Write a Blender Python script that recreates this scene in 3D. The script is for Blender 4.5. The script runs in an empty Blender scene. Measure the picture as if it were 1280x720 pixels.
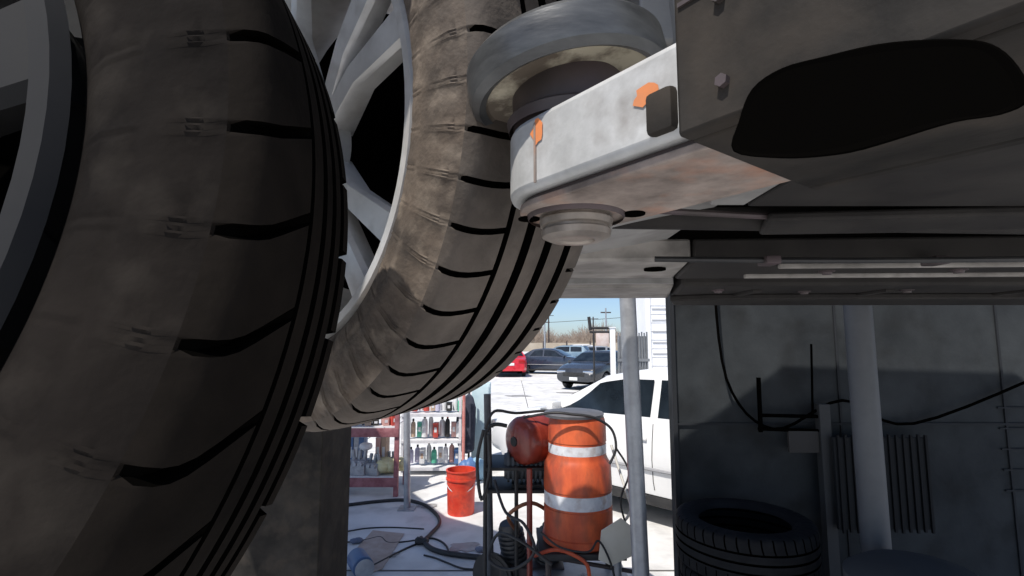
import bpy, bmesh, math, random
from mathutils import Vector, Matrix, Euler
R = math.radians
sc = bpy.context.scene
COL = sc.collection
random.seed(7)

# ------------------------------------------------------------------ camera
P = R(6.2); H = 1.7
cam = bpy.data.cameras.new("camera"); cam.lens = 18; cam.sensor_width = 36; cam.clip_start = 0.01; cam.clip_end = 3000
co = bpy.data.objects.new("camera", cam); COL.objects.link(co)
co.location = (0, 0, H); co.rotation_euler = (R(90) + P, 0, 0); sc.camera = co
FW = Vector((0, math.cos(P), math.sin(P))); UP = Vector((0, -math.sin(P), math.cos(P))); EYE = Vector((0, 0, H))
def ray(px, py): return FW + Vector((1, 0, 0)) * ((px - 640) / 640) + UP * ((360 - py) / 640)
def at(px, py, Y):
    d = ray(px, py); return EYE + d * (Y / d.y)
def gp(px, py, z=0.0):
    d = ray(px, py); return EYE + d * ((z - H) / d.z)
def cw(x, yd, z): return EYE + Vector((x, 0, 0)) + FW * z - UP * yd     # camera frame to world
def hz(py, Y): return at(640, py, Y).z

# ------------------------------------------------------------------ materials
_m = {}
def mat(name, col, rough=.6, metal=0., col2=None, scale=6., bump=0., bscale=60., spec=.5, contrast=(.35, .65), trans=0., coat=0., col3=None, scale3=30., amt3=.5, stretch=None):
    if name in _m: return _m[name]
    m = bpy.data.materials.new(name); m.use_nodes = True; nt = m.node_tree; N = nt.nodes; L = nt.links
    b = N["Principled BSDF"]; b.inputs["Roughness"].default_value = rough; b.inputs["Metallic"].default_value = metal
    b.inputs["Specular IOR Level"].default_value = spec
    b.inputs["Coat Weight"].default_value = coat
    b.inputs["Transmission Weight"].default_value = trans
    b.inputs["Base Color"].default_value = (*col, 1)
    tc = N.new("ShaderNodeTexCoord"); src = tc.outputs["Object"]
    if stretch:
        mp = N.new("ShaderNodeMapping"); mp.inputs["Scale"].default_value = stretch; L.new(src, mp.inputs[0]); src = mp.outputs[0]
    if col2:
        n = N.new("ShaderNodeTexNoise"); n.inputs["Scale"].default_value = scale; n.inputs["Detail"].default_value = 7; n.inputs["Roughness"].default_value = .62
        L.new(src, n.inputs["Vector"])
        r = N.new("ShaderNodeValToRGB"); r.color_ramp.elements[0].position = contrast[0]; r.color_ramp.elements[1].position = contrast[1]
        r.color_ramp.elements[0].color = (*col, 1); r.color_ramp.elements[1].color = (*col2, 1)
        L.new(n.outputs["Fac"], r.inputs[0]); out = r.outputs[0]
        if col3:
            n3 = N.new("ShaderNodeTexNoise"); n3.inputs["Scale"].default_value = scale3; n3.inputs["Detail"].default_value = 5
            L.new(src, n3.inputs["Vector"])
            r3 = N.new("ShaderNodeValToRGB"); r3.color_ramp.elements[0].position = .5; r3.color_ramp.elements[1].position = .72
            r3.color_ramp.elements[0].color = (0, 0, 0, 1); r3.color_ramp.elements[1].color = (amt3, amt3, amt3, 1)
            L.new(n3.outputs["Fac"], r3.inputs[0])
            mx = N.new("ShaderNodeMixRGB"); L.new(r3.outputs[0], mx.inputs[0]); L.new(out, mx.inputs[1]); mx.inputs[2].default_value = (*col3, 1)
            out = mx.outputs[0]
        L.new(out, b.inputs["Base Color"])
        rr = N.new("ShaderNodeMapRange"); rr.inputs[3].default_value = max(.02, rough - .12); rr.inputs[4].default_value = min(1, rough + .12)
        L.new(n.outputs["Fac"], rr.inputs[0]); L.new(rr.outputs[0], b.inputs["Roughness"])
    if bump:
        n2 = N.new("ShaderNodeTexNoise"); n2.inputs["Scale"].default_value = bscale; n2.inputs["Detail"].default_value = 6
        L.new(src, n2.inputs["Vector"])
        bp = N.new("ShaderNodeBump"); bp.inputs["Strength"].default_value = bump; bp.inputs["Distance"].default_value = .0025
        L.new(n2.outputs["Fac"], bp.inputs["Height"]); L.new(bp.outputs[0], b.inputs["Normal"])
    _m[name] = m; return m

concrete = mat("concrete", (.56, .555, .54), .85, col2=(.76, .75, .73), scale=1.1, bump=.25, bscale=40, col3=(.25, .24, .23), scale3=3.2, amt3=.45)
rub = mat("tyre_tread", (.048, .038, .030), .85, col2=(.105, .084, .067), scale=9, bump=.35, bscale=180, col3=(.13, .11, .09), scale3=45, amt3=.35)
rub_side = mat("tyre_sidewall", (.036, .028, .022), .85, col2=(.145, .110, .082), scale=17, bump=.5, bscale=160, col3=(.30, .245, .19), scale3=38, amt3=.5, contrast=(.30, .72))
rub_dk = mat("dimmed_rubber", (.0055, .0045, .0037), .95, col2=(.0145, .0115, .0092), scale=8, bump=.5, bscale=60, spec=.05)  # dark copies of the tyre materials, dim left side put into colour
rub_dks = mat("dimmed_sidewall", (.006, .005, .0045), .95, col2=(.014, .0115, .0098), scale=9, bump=.7, bscale=60, spec=.05, col3=(.034, .029, .024), scale3=28, amt3=.5)
alloy = mat("alloy", (.50, .49, .47), .4, .25, col2=(.72, .71, .69), scale=9, bump=.05, col3=(.25, .22, .19), scale3=30, amt3=.4)
alloy_dim = mat("dimmed_alloy", (.017, .017, .0175), .7, 0, col2=(.026, .0255, .025), scale=5, spec=.1)  # dark copy of the alloy, dimness put into the colour
black = mat("black_iron", (.012, .012, .013), .6, col2=(.03, .029, .028), scale=8)
blackrub = mat("black_rubber", (.014, .014, .015), .55, col2=(.03, .03, .03), scale=20, bump=.1)
padrub = mat("pad_rubber", (.028, .029, .030), .36, .1, col2=(.115, .117, .116), scale=9, bump=.12, bscale=50, stretch=(1, 1, 4))
cream = mat("mottled_cream", (.12, .095, .07), .8, col2=(.50, .45, .34), scale=22, contrast=(.42, .56), bump=.2)  # cream mottled with dark brown
stemm = mat("greasy_steel", (.05, .042, .037), .55, .3, col2=(.09, .067, .07), scale=10, bump=.15)
armp = mat("arm_grey_paint", (.34, .34, .33), .6, col2=(.55, .55, .54), scale=16, bump=.35, bscale=60, col3=(.17, .15, .13), scale3=30, amt3=.65)
armu = mat("arm_underside", (.12, .095, .08), .75, col2=(.34, .28, .24), scale=20, bump=.4, bscale=70, col3=(.42, .16, .07), scale3=26, amt3=.5)
orange_mark = mat("orange_marking", (.72, .22, .06), .8, col2=(.55, .2, .08), scale=30)
darkst = mat("dark_steel", (.011, .010, .009), .75, col2=(.034, .030, .026), scale=9, bump=.6, bscale=40, spec=.15, col3=(.055, .044, .034), scale3=22, amt3=.55)
bodyg = mat("grey_body", (.20, .195, .185), .5, col2=(.30, .29, .275), scale=5, bump=.08, col3=(.12, .11, .1), scale3=12, amt3=.5)
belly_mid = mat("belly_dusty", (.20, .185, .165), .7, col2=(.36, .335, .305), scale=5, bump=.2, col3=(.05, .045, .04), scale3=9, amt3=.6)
belly_dk = mat("belly_dimmed", (.02, .018, .017), .75, col2=(.034, .031, .028), scale=6, bump=.2, spec=.2)  # darker copy of the belly colours, dim right side put into colour
void = mat("shade_black", (.0018, .0016, .0014), 1., spec=0.)  # near-black standing for deep shade in openings, grooves and gaps
galv = mat("galvanised", (.30, .31, .33), .45, .45, col2=(.42, .43, .45), scale=12, bump=.05)
darkpost = mat("dark_post", (.05, .055, .065), .5, .2, col2=(.09, .095, .105), scale=12)
whitep = mat("white_paint", (.78, .78, .77), .35, col2=(.84, .84, .83), scale=3, coat=.3)
siding = mat("white_siding", (.80, .80, .80), .6, col2=(.86, .86, .86), scale=2)
glass = mat("tinted_glass", (.006, .009, .013), .07, spec=.5, col2=(.018, .026, .034), scale=2.5)
chrome = mat("bright_trim", (.6, .6, .62), .2, .9)
tail = mat("lamp_red", (.35, .01, .01), .25)
plate = mat("plate_white", (.8, .8, .78), .5)
orange = mat("orange_plastic", (.40, .055, .018), .5, col2=(.70, .13, .038), scale=7, bump=.1, col3=(.14, .045, .03), scale3=11, amt3=.75, stretch=(1, 1, .45))
band = mat("reflective_white", (.55, .56, .60), .4, col2=(.80, .81, .83), scale=9, col3=(.35, .25, .2), scale3=16, amt3=.7)
redtank = mat("red_tank", (.17, .022, .013), .42, col2=(.27, .04, .022), scale=8, bump=.05, coat=.3)
redbucket = mat("red_plastic", (.60, .035, .016), .45, col2=(.75, .08, .035), scale=9, bump=.08, col3=(.3, .05, .04), scale3=20, amt3=.5)
rackred = mat("rack_red", (.22, .07, .08), .7, col2=(.38, .16, .17), scale=12)
pinkpole = mat("faded_red_paint", (.55, .17, .14), .6, col2=(.68, .3, .26), scale=12)
shelfw = mat("shelf_white", (.6, .6, .62), .6, col2=(.72, .72, .73), scale=8)
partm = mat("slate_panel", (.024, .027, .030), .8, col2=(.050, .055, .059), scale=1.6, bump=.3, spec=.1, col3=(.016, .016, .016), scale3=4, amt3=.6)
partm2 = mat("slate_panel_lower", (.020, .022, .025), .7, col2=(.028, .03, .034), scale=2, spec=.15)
cardm = mat("cardboard", (.36, .28, .23), .9, col2=(.46, .38, .33), scale=8, bump=.1)

# ------------------------------------------------------------------ mesh builder
class MB:
    def __init__(s): s.v = []; s.f = []
    def add(s, vs, fs):
        o = len(s.v); s.v += [Vector(v) for v in vs]; s.f += [tuple(i + o for i in f) for f in fs]; return s
    def box(s, c, size, rot=None, bev=0.):
        bm = bmesh.new(); bmesh.ops.create_cube(bm, size=1)
        bmesh.ops.scale(bm, vec=size, verts=bm.verts)
        if bev: bmesh.ops.bevel(bm, geom=bm.edges[:], offset=bev, segments=2, affect='EDGES', profile=.6)
        M = Matrix.Translation(c) @ (rot.to_matrix().to_4x4() if isinstance(rot, Euler) else (rot or Matrix()))
        bm.verts.ensure_lookup_table()
        s.add([M @ v.co for v in bm.verts], [[v.index for v in f.verts] for f in bm.faces]); bm.free(); return s
    def cyl(s, a, b, r0, r1=None, n=20, caps=True):
        r1 = r0 if r1 is None else r1
        a = Vector(a); b = Vector(b); d = (b - a).normalized()
        u = d.orthogonal().normalized(); w = d.cross(u)
        vs = []
        for p, r in ((a, r0), (b, r1)):
            for k in range(n):
                t = 2 * math.pi * k / n; vs.append(p + (u * math.cos(t) + w * math.sin(t)) * r)
        fs = [(k, (k + 1) % n, n + (k + 1) % n, n + k) for k in range(n)]
        if caps: fs += [tuple(reversed(range(n))), tuple(range(n, 2 * n))]
        return s.add(vs, fs)
    def tube(s, pts, r, n=8, smooth=4, closed=False):
        pts = [Vector(p) for p in pts]
        if smooth > 1 and len(pts) > 2:
            q = []
            for i in range(len(pts) - 1):
                p0 = pts[max(i - 1, 0)]; p1 = pts[i]; p2 = pts[i + 1]; p3 = pts[min(i + 2, len(pts) - 1)]
                for k in range(smooth):
                    t = k / smooth
                    q.append(.5 * ((2 * p1) + (p2 - p0) * t + (2 * p0 - 5 * p1 + 4 * p2 - p3) * t * t + (3 * p1 - p0 - 3 * p2 + p3) * t ** 3))
            q.append(pts[-1]); pts = q
        vs = []; u = None
        for i, p in enumerate(pts):
            d = (pts[min(i + 1, len(pts) - 1)] - pts[max(i - 1, 0)]).normalized()
            u = d.orthogonal().normalized() if u is None else (u - d * u.dot(d)).normalized()
            w = d.cross(u)
            for k in range(n):
                t = 2 * math.pi * k / n; vs.append(p + (u * math.cos(t) + w * math.sin(t)) * r)
        fs = []
        for i in range(len(pts) - 1):
            for k in range(n): fs.append((i * n + k, i * n + (k + 1) % n, (i + 1) * n + (k + 1) % n, (i + 1) * n + k))
        fs += [tuple(reversed(range(n))), tuple(range((len(pts) - 1) * n, len(pts) * n))]
        return s.add(vs, fs)
    def lathe(s, prof, c, axis=(0, 0, 1), n=32, close=False):
        """prof: (offset along axis, radius)"""
        c = Vector(c); d = Vector(axis).normalized(); u = d.orthogonal().normalized(); w = d.cross(u); m = len(prof)
        vs = []
        for k in range(n):
            t = 2 * math.pi * k / n; e = u * math.cos(t) + w * math.sin(t)
            for o, r in prof: vs.append(c + d * o + e * max(r, .0004))
        fs = []
        for k in range(n):
            k2 = (k + 1) % n
            for i in range(m if close else m - 1):
                j = (i + 1) % m
                fs.append((k * m + i, k2 * m + i, k2 * m + j, k * m + j))
        return s.add(vs, fs)
    def prism(s, poly, a, b, plane='xz'):
        """poly in 2D swept along the third axis from a to b"""
        def P3(p, t): return {'xz': (p[0], t, p[1]), 'xy': (p[0], p[1], t), 'yz': (t, p[0], p[1])}[plane]
        n = len(poly)
        return s.add([P3(p, a) for p in poly] + [P3(p, b) for p in poly],
                     [tuple(range(n)), tuple(reversed(range(n, 2 * n)))] + [(k, n + k, n + (k + 1) % n, (k + 1) % n) for k in range(n)])
    def build(s, name, m, parent=None, smooth=True, angle=38, bev=0., fix=True):
        me = bpy.data.meshes.new(name); off = Vector((0, 0, 0)); q = parent
        while q is not None: off += Vector(q.location); q = q.parent
        me.from_pydata([v - off for v in s.v], [], s.f)
        if fix:
            bm = bmesh.new(); bm.from_mesh(me); bmesh.ops.recalc_face_normals(bm, faces=bm.faces); bm.to_mesh(me); bm.free()
        me.materials.append(m)
        if smooth:
            for p in me.polygons: p.use_smooth = True
            me.set_sharp_from_angle(angle=R(angle))
        o = bpy.data.objects.new(name, me); COL.objects.link(o); o.parent = parent
        if bev:
            md = o.modifiers.new("bevel", 'BEVEL'); md.width = bev; md.segments = 2; md.limit_method = 'ANGLE'
        return o
def tag(o, label=None, cat=None, group=None, kind=None):
    if label: o["label"] = label
    if cat: o["category"] = cat
    if group: o["group"] = group
    if kind: o["kind"] = kind
    return o
def thing(name, label, cat, loc=(0, 0, 0), group=None):
    o = bpy.data.objects.new(name, None); COL.objects.link(o); o.location = loc; o.empty_display_size = .1
    return tag(o, label, cat, group)
def kids(o): return [c for c in COL.objects if c.parent == o]
def copy_tree(o, parent=None):
    c = o.copy(); COL.objects.link(c)
    if parent is not None: c.parent = parent
    for ch in kids(o): copy_tree(ch, c)
    return c

# ------------------------------------------------------------------ setting
MB().add([(-400, -60, 0), (400, -60, 0), (400, 900, 0), (-400, 900, 0)], [(0, 1, 2, 3)]).build("ground", concrete, smooth=False)
tag(bpy.data.objects["ground"], kind="structure")
dirt = mat("dry_verge", (.30, .25, .17), .9, col2=(.42, .36, .26), scale=.3)
tag(MB().add([(-400, 62, .004), (400, 62, .004), (400, 900, .004), (-400, 900, .004)], [(0, 1, 2, 3)]).build("verge", dirt, smooth=False), kind="structure")
jm = MB()
for x0_, y0_, x1_, y1_ in ((-6, 4.05, 6, 4.07), (-6, 8.0, 12, 8.03), (-6, 13.0, 20, 13.04), (.42, 4.07, .44, 24), (-2.6, 2, -2.58, 13), (4.0, 4.1, 4.02, 24)): jm.add([(x0_, y0_, .003), (x1_, y0_, .003), (x1_, y1_, .003), (x0_, y1_, .003)], [(0, 1, 2, 3)])
tag(jm.build("paving_joint", mat("joint_grime", (.10, .095, .09), .95), smooth=False), kind="structure")
sm0 = MB(); rs = random.Random(12)
for cx_, cy_, r_ in ((.1, 9.5, .35), (1.6, 14, .6), (-.4, 4.5, .16), (-1.0, 4.35, .10), (2.5, 18, .9), (.9, 11.5, .25), (-.9, 5.6, .12), (.2, 17, .5), (1.05, 3.6, .14)):
    pts = []
    for k in range(22):
        t_ = 2 * math.pi * k / 22; q_ = r_ * rs.uniform(.6, 1.1); pts.append((cx_ + math.cos(t_) * q_, cy_ + math.sin(t_) * q_ * .7, .006))
    sm0.add(pts, [tuple(range(22))])
tag(sm0.build("oil_stain", mat("oil_stain", (.22, .21, .20), .55, col2=(.40, .39, .38), scale=6), smooth=False), kind="structure")
mk = MB()
for k in range(6):
    x = 0.4 + k * 2.7
    mk.add([(x, 24, .004), (x + .12, 24, .004), (x + .12, 29.5, .004), (x, 29.5, .004)], [(0, 1, 2, 3)])
tag(mk.build("bay_marking", mat("worn_line", (.68, .66, .6), .8), smooth=False), kind="structure")

# ------------------------------------------------------------------ tyres and rims
def tyre_mesh(Rr, Wl, Wr, bead, grooves, slot_n, slots_in=True, k=1., slant=-.15):
    """profile along axis offset o (outer face positive). returns (MB tread, MB side)"""
    dp = .0075 * k
    prof = [(Wl * .80, bead), (Wl * .93, bead + .008 * k), (Wl * 1.02, bead + .018 * k), (Wl * 1.055, bead + .03 * k), (Wl * 1.06, bead + .034 * k), (Wl * 1.075, bead + .036 * k), (Wl * 1.085, bead + .044 * k), (Wl * 1.075, Rr - .030 * k), (Wl * 1.06, Rr - .026 * k), (Wl * 1.055, Rr - .024 * k), (Wl * 1.03, Rr - .016 * k)]
    split = len(prof) - 1
    sh = [(Wl * 1.0, Rr - .0095 * k), (Wl * .95, Rr - .005 * k), (Wl * .88, Rr - .0025 * k), (Wl * .78, Rr - .0012 * k), (Wl * .64, Rr - .0006 * k)]
    prof += sh
    for g, w in grooves:
        prof += [(g + w * .5 + .0008, Rr), (g + w * .38, Rr - dp), (g - w * .38, Rr - dp), (g - w * .5 - .0008, Rr)]
        prof += [(g - w * .5 - .008 * k, Rr)]
    prof = [p for i, p in enumerate(prof)]
    prof += [(-Wr * .86, Rr - .001 * k), (-Wr * .95, Rr - .0045 * k), (-Wr * 1.0, Rr - .0095 * k), (-Wr * 1.05, Rr - .02 * k), (-Wr * 1.08, Rr - .04 * k), (-Wr * 1.05, bead + .03 * k), (-Wr * .85, bead)]
    fr = [0, .03, .06, .10, .14, .17, .20, .36, .55, .78]
    n = slot_n * len(fr); m = len(prof); vs = []
    for a in range(slot_n):
        for fi, f in enumerate(fr):
            for j, (o, r) in enumerate(prof):
                ff = f; rr = r
                if j < split + 8 and o > Wl * .36:
                    u0 = 1.0 if r < Rr - .012 * k else min(1, (o - Wl * .36) / (Wl * .7)); ff = f + slant * u0 + .35 * u0 * (u0 - 1)
                if o > Wl * .36 and r > Rr - .028 * k and j < split + 8:
                    u = (o - Wl * .36) / (Wl * .7)
                    wsl = 1.0 if 2 <= fi <= 4 else 0
                    taper = min(1, max(0, u) * 3.2) * (1 if u < .8 else .85) * (1 if r > Rr - .012 * k else .0)
                    rr = r - dp * .95 * wsl * taper
                elif o < -Wr * .72 and r > Rr - .015 * k:
                    wsl = 1.0 if 2 <= fi <= 3 else 0
                    rr = r - dp * .8 * wsl
                if 7 <= j <= 9 and fi in (1, 3, 5, 7, 8): o = o + .0011 * k
                if 2 <= j <= 3 and (a * 10 + fi) % 4 < 2: o = o + .0007 * k
                t = 2 * math.pi * (a + ff) / slot_n
                vs.append((o, rr, t))
    return vs, n, m, split
def make_tyre(parent, C, nrm, Rr, Wl, Wr, bead, grooves, slot_n, mt, ms, k=1., slant=-.15):
    vs, n, m, split = tyre_mesh(Rr, Wl, Wr, bead, grooves, slot_n, k=k, slant=slant)
    d = Vector(nrm).normalized(); u = Vector((0, 0, 1)); u = (u - d * u.dot(d)).normalized(); w = d.cross(u)
    mb = MB(); V = [C + d * o + (u * math.cos(t) + w * math.sin(t)) * r for o, r, t in vs]
    F = []
    for a in range(n):
        b = (a + 1) % n
        for i in range(m - 1): F.append((a * m + i, b * m + i, b * m + i + 1, a * m + i + 1))
    mb.add(V, F)
    o = mb.build("tyre", mt, parent, angle=50)
    o.data.materials.append(ms)
    o.data.materials.append(void)  # groove and slot faces get near-black in place of their shade
    for idx, p in enumerate(o.data.polygons):
        i = idx % (m - 1); a = idx // (m - 1); b = (a + 1) % n
        if i < split: p.material_index = 1
        rs = [vs[q][1] for q in (a * m + i, a * m + i + 1, b * m + i, b * m + i + 1)]
        oo = vs[a * m + i][0]
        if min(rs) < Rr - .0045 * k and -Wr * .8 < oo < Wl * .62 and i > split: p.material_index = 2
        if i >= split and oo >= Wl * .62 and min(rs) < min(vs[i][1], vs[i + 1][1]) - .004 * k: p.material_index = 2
    return o
def make_rim(parent, C, nrm, r, oface, mt, phase, n_sp=5, k=1., gap=.13, dark=void, sw=.016):
    d = Vector(nrm).normalized(); u = Vector((0, 0, 1)); u = (u - d * u.dot(d)).normalized(); w = d.cross(u)
    L = lambda o, rr, t: C + d * o + (u * math.cos(t) + w * math.sin(t)) * rr
    mb = MB()
    mb.lathe([(oface + .004 * k, r + .001), (oface + .010 * k, r - .003 * k), (oface + .009 * k, r - .012 * k), (oface - .002 * k, r - .016 * k), (oface - .02 * k, r - .022 * k), (oface - .09 * k, r - .035 * k), (oface - .16 * k, r - .03 * k), (oface - .175 * k, r)], C, d, 96)
    rim = mb.build("rim", mt, parent, angle=50)
    sp = MB()
    for a in range(n_sp):
        for sgn in (-1, 1):
            t0 = phase + a * 2 * math.pi / n_sp
            ti = t0 + sgn * gap * .9; to = t0 + sgn * gap * 1.35
            pts = []
            for (rr, t, o, wd, th) in ((.05 * k, ti, oface - .028 * k, sw * .9 * k, .03 * k), (r * .55, (ti + to) / 2, oface - .012 * k, sw * .85 * k, .022 * k), (r - .020 * k, to, oface - .010 * k, sw * 1.25 * k, .02 * k)):
                tn = -u * math.sin(t) + w * math.cos(t); p = L(o, rr, t)
                pts.append([p + tn * wd, p + tn * wd * .8 + d * .006 * k, p - tn * wd * .8 + d * .006 * k, p - tn * wd, p - tn * wd * .7 - d * th, p + tn * wd * .7 - d * th])
            V = [q for ring in pts for q in ring]; F = []
            for i in range(2):
                for j in range(6): F.append((i * 6 + j, i * 6 + (j + 1) % 6, i * 6 + 6 + (j + 1) % 6, i * 6 + 6 + j))
            F += [tuple(range(6)), tuple(range(12, 18))]
            sp.add(V, F)
    sp.lathe([(oface - .05 * k, .06 * k), (oface - .02 * k, .062 * k), (oface - .012 * k, .055 * k), (oface - .010 * k, .03 * k), (oface - .004 * k, .027 * k), (oface - .002 * k, .0)], C, d, 32)
    s = sp.build("spokes", mt, rim, angle=35)
    b = MB().lathe([(oface - .10 * k, 0), (oface - .10 * k, r * .74), (oface - .13 * k, r * .74), (oface - .13 * k, 0)], C, d, 48)
    b.build("brake_disc", dark, rim)
    return rim

# ------------------------------------------------------------------ the lifted car
k8 = .86; kw = 1.08
WC = cw(-.2186 * kw, -.1508 * kw, .6336 * kw) + Vector((.010, 0, .017))
a0 = .8712
WN = Vector((0, 0, 0)) + Vector((1, 0, 0)) * (-math.cos(a0)) + FW * (-math.sin(a0)) + UP * -.0203
car = thing("lifted_car", "grey car raised on the lift with its dusty front wheel turned outward", "car", (WC.x, WC.y, 0))
B = 1.94
def arch(xc, zc, r, x0, x1, n=18):
    return [(xc + r * math.cos(math.pi - math.pi * k / n), zc + r * math.sin(math.pi - math.pi * k / n)) for k in range(n + 1)]
prof = [(-1.05, B + .1)] + arch(WC.x - .02, B - .02, .375, 0, 0) + [(.42, B + .03), (2.25, B + .03)] + arch(2.65, B + .06, .40, 0, 0) + [(3.5, B + .14), (3.55, B + .6), (2.9, B + .78), (2.3, B + 1.28), (.95, B + 1.32), (.3, B + .88), (-.75, B + .68), (-1.05, B + .45)]
body = MB().prism(prof, .36, 2.18).build("body", bodyg, car, bev=.012)
fl = arch(WC.x - .02, B - .02, .375, 0, 0); flo = arch(WC.x - .02, B - .02, .43, 0, 0)
MB().prism(fl + flo[::-1], .25, .357).build("sun_block_flare", bodyg, car, bev=.003)  # unseen lip added to keep sun off the upper tyre
# belly panels, each hanging a little under the floor of the body
xs = .245
xs = .10
MB().prism([(xs, .38), (.40, .38), (.40, .86), (xs + .24, .86), (xs + .14, .60)], B - .004, B + .036, 'xy').build("belly_panel", bodyg, car, bev=.004)
MB().prism([(.404, .38), (3.0, .38), (3.0, .86), (.404, .86)], B - .006, B + .036, 'xy').build("dimmed_belly_panel", belly_dk, car, bev=.004)  # belly panel continued, dimness put into its dark colour
MB().box((1.6, .375, B + .005), (2.5, .018, .07), None, .004).build("seam_flange", bodyg, car)
MB().box((1.6, 1.08, B + .036), (2.75, .44, .02)).build("floor_recess", void, car)  # near-black sheet, the recess's shade put into its colour
MB().tube([(.2, 1.02, B + .02), (1.0, .98, B + .0), (2.0, 1.02, B - .005), (3.0, 1.0, B + .01)], .028, 12).build("exhaust_pipe", belly_dk, car)
fr = MB().prism([(.15, 1.30), (.455, 1.285), (.52, 1.64), (.15, 1.66)], B - .03, B + .028, 'xy').build("frame_rail", belly_mid, car, bev=.008)
MB().prism([(.46, 1.285), (3.0, 1.16), (3.0, 1.56), (.525, 1.64)], B - .033, B + .028, 'xy').build("dimmed_rail", belly_dk, car, bev=.008)  # frame rail continued in the dimmed colour
for x, y in ((.40, 1.42),): MB().cyl((x, y, B - .036), (x, y, B - .028), .03, n=16).build("drain_plug", void, fr)
MB().prism([(.1, 1.69), (.53, 1.676), (.54, 1.70), (.1, 1.72)], B - .042, B + .02, 'xy').build("seam_strip", bodyg, car)
MB().prism([(.05, 1.74), (.55, 1.73), (.66, 2.15), (.05, 2.17)], B - .05, B + .02, 'xy').build("rocker_panel", belly_mid, car, bev=.012)
MB().prism([(.555, 1.66), (3.0, 1.62), (3.0, 2.12), (.665, 2.15)], B - .053, B + .02, 'xy').build("dimmed_rocker", belly_dk, car, bev=.012)  # rocker continued in the dimmed colour
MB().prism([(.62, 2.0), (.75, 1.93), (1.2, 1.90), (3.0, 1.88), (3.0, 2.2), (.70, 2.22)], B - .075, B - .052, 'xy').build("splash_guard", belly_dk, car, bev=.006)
MB().prism([(.46, .9), (3.0, .62), (3.0, .84), (.5, 1.02)], B - .022, B - .004, 'xy').build("heat_shield", belly_dk, car, bev=.006)
MB().tube([(.25, .9, B - .002), (.7, .93, B - .012), (1.2, .9, B - .006), (2.4, .92, B - .01)], .006, 8).build("brake_line", stemm, car)
MB().tube([(.35, 1.24, B - .034), (.8, 1.2, B - .044), (1.5, 1.19, B - .04), (2.6, 1.17, B - .04)], .007, 8).build("fuel_line", black, car)
for x_ in (.62, 1.02, 1.5): MB().box((x_, 1.22, B - .042), (.035, .05, .02), None, .004).build("line_clip", stemm, car)
for x_, y_ in ((.72, 1.78), (1.05, 1.83), (1.38, 1.78), (.9, 1.45), (1.25, 1.42)): MB().lathe([(0, .0), (0, .012), (.006, .014), (.008, .022), (.012, .022)], (x_, y_, B - .064 if y_ > 1.6 else B - .044), (0, 0, 1), 12).build("plug", stemm, car)
for x_ in (.85, 1.3, 1.8): MB().box((x_, 1.95 - .04 * x_, B - .057), (.03, .30, .012), None, .004).build("rib", belly_dk, car)
for y_ in (1.32, 1.52): MB().box((1.3, y_ - .02, B - .038), (1.2, .018, .012), Matrix.Rotation(-.05, 4, 'Z'), .003).build("pressed_rib", belly_mid, car)
MB().cyl((.0, 1.3, 2.02), (WC.x + .1, WC.y + .1, 1.95), .018).cyl((.1, .95, 1.99), (WC.x + .12, WC.y + .12, 1.88), .022).build("suspension_arm", black, car)
MB().cyl((-.08, .85, 1.95), (-.05, .95, 2.5), .035).build("strut", black, car)
wh = MB().lathe([(-.03, .0), (-.03, .055), (-.07, .055), (-.07, .0)], WC, WN).build("wheel", black, car)
make_tyre(wh, WC, WN, .325 * kw, .090 * kw, .0868 * kw, .2321 * kw, [(.045, .0055), (.014, .011), (-.019, .011), (-.053, .0105)], 56, rub, rub_side)
make_rim(wh, WC, WN, .2321 * kw, .070 * kw, alloy, R(-64))

# ------------------------------------------------------------------ added wheel, bar and column; dim left side put into dark colours
C2 = cw(-.450, -.026, .275); N2 = (FW * -.964 + UP * .267).normalized()
h2 = thing("added_wheel", "added spoked wheel on a hanger bar, dim left side put into its colour", "wheel", (C2.x, C2.y, 0))
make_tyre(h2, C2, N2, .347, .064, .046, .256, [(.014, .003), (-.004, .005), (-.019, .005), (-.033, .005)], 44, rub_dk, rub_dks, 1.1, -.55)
make_rim(h2, C2, N2, .256, .056, alloy_dim, R(-84), k=1.1, gap=.2, sw=.022)
colx0 = -1.0; colY = 1.45
cedge = at(437, 620, colY + .26).x
col = thing("added_column", "dark steel column added behind the hanging wheel to fill the dim left side", "column", ((colx0 + cedge) / 2, colY + .1, 0))
cm = MB(); cm.prism([(colx0, colY), (cedge, colY), (cedge, colY + .26), (cedge - .03, colY + .26), (cedge - .03, colY + .03), (colx0 + .03, colY + .03), (colx0 + .03, colY + .26), (colx0, colY + .26)], .012, 3.4, 'xy')
cm.build("post", darkst, col, bev=.004)
MB().box(((colx0 + cedge) / 2, colY + .1, .006), (cedge - colx0 + .2, .6, .012)).build("base_plate", darkst, col)
hb = thing("hanger_bar", "dark hanger bar added between the steel column and the hanging wheel", "bar", (C2.x, colY, C2.z))
MB().cyl((C2.x, colY, C2.z + .12), C2 - N2 * .07, .03).build("bar", darkst, hb)

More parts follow.
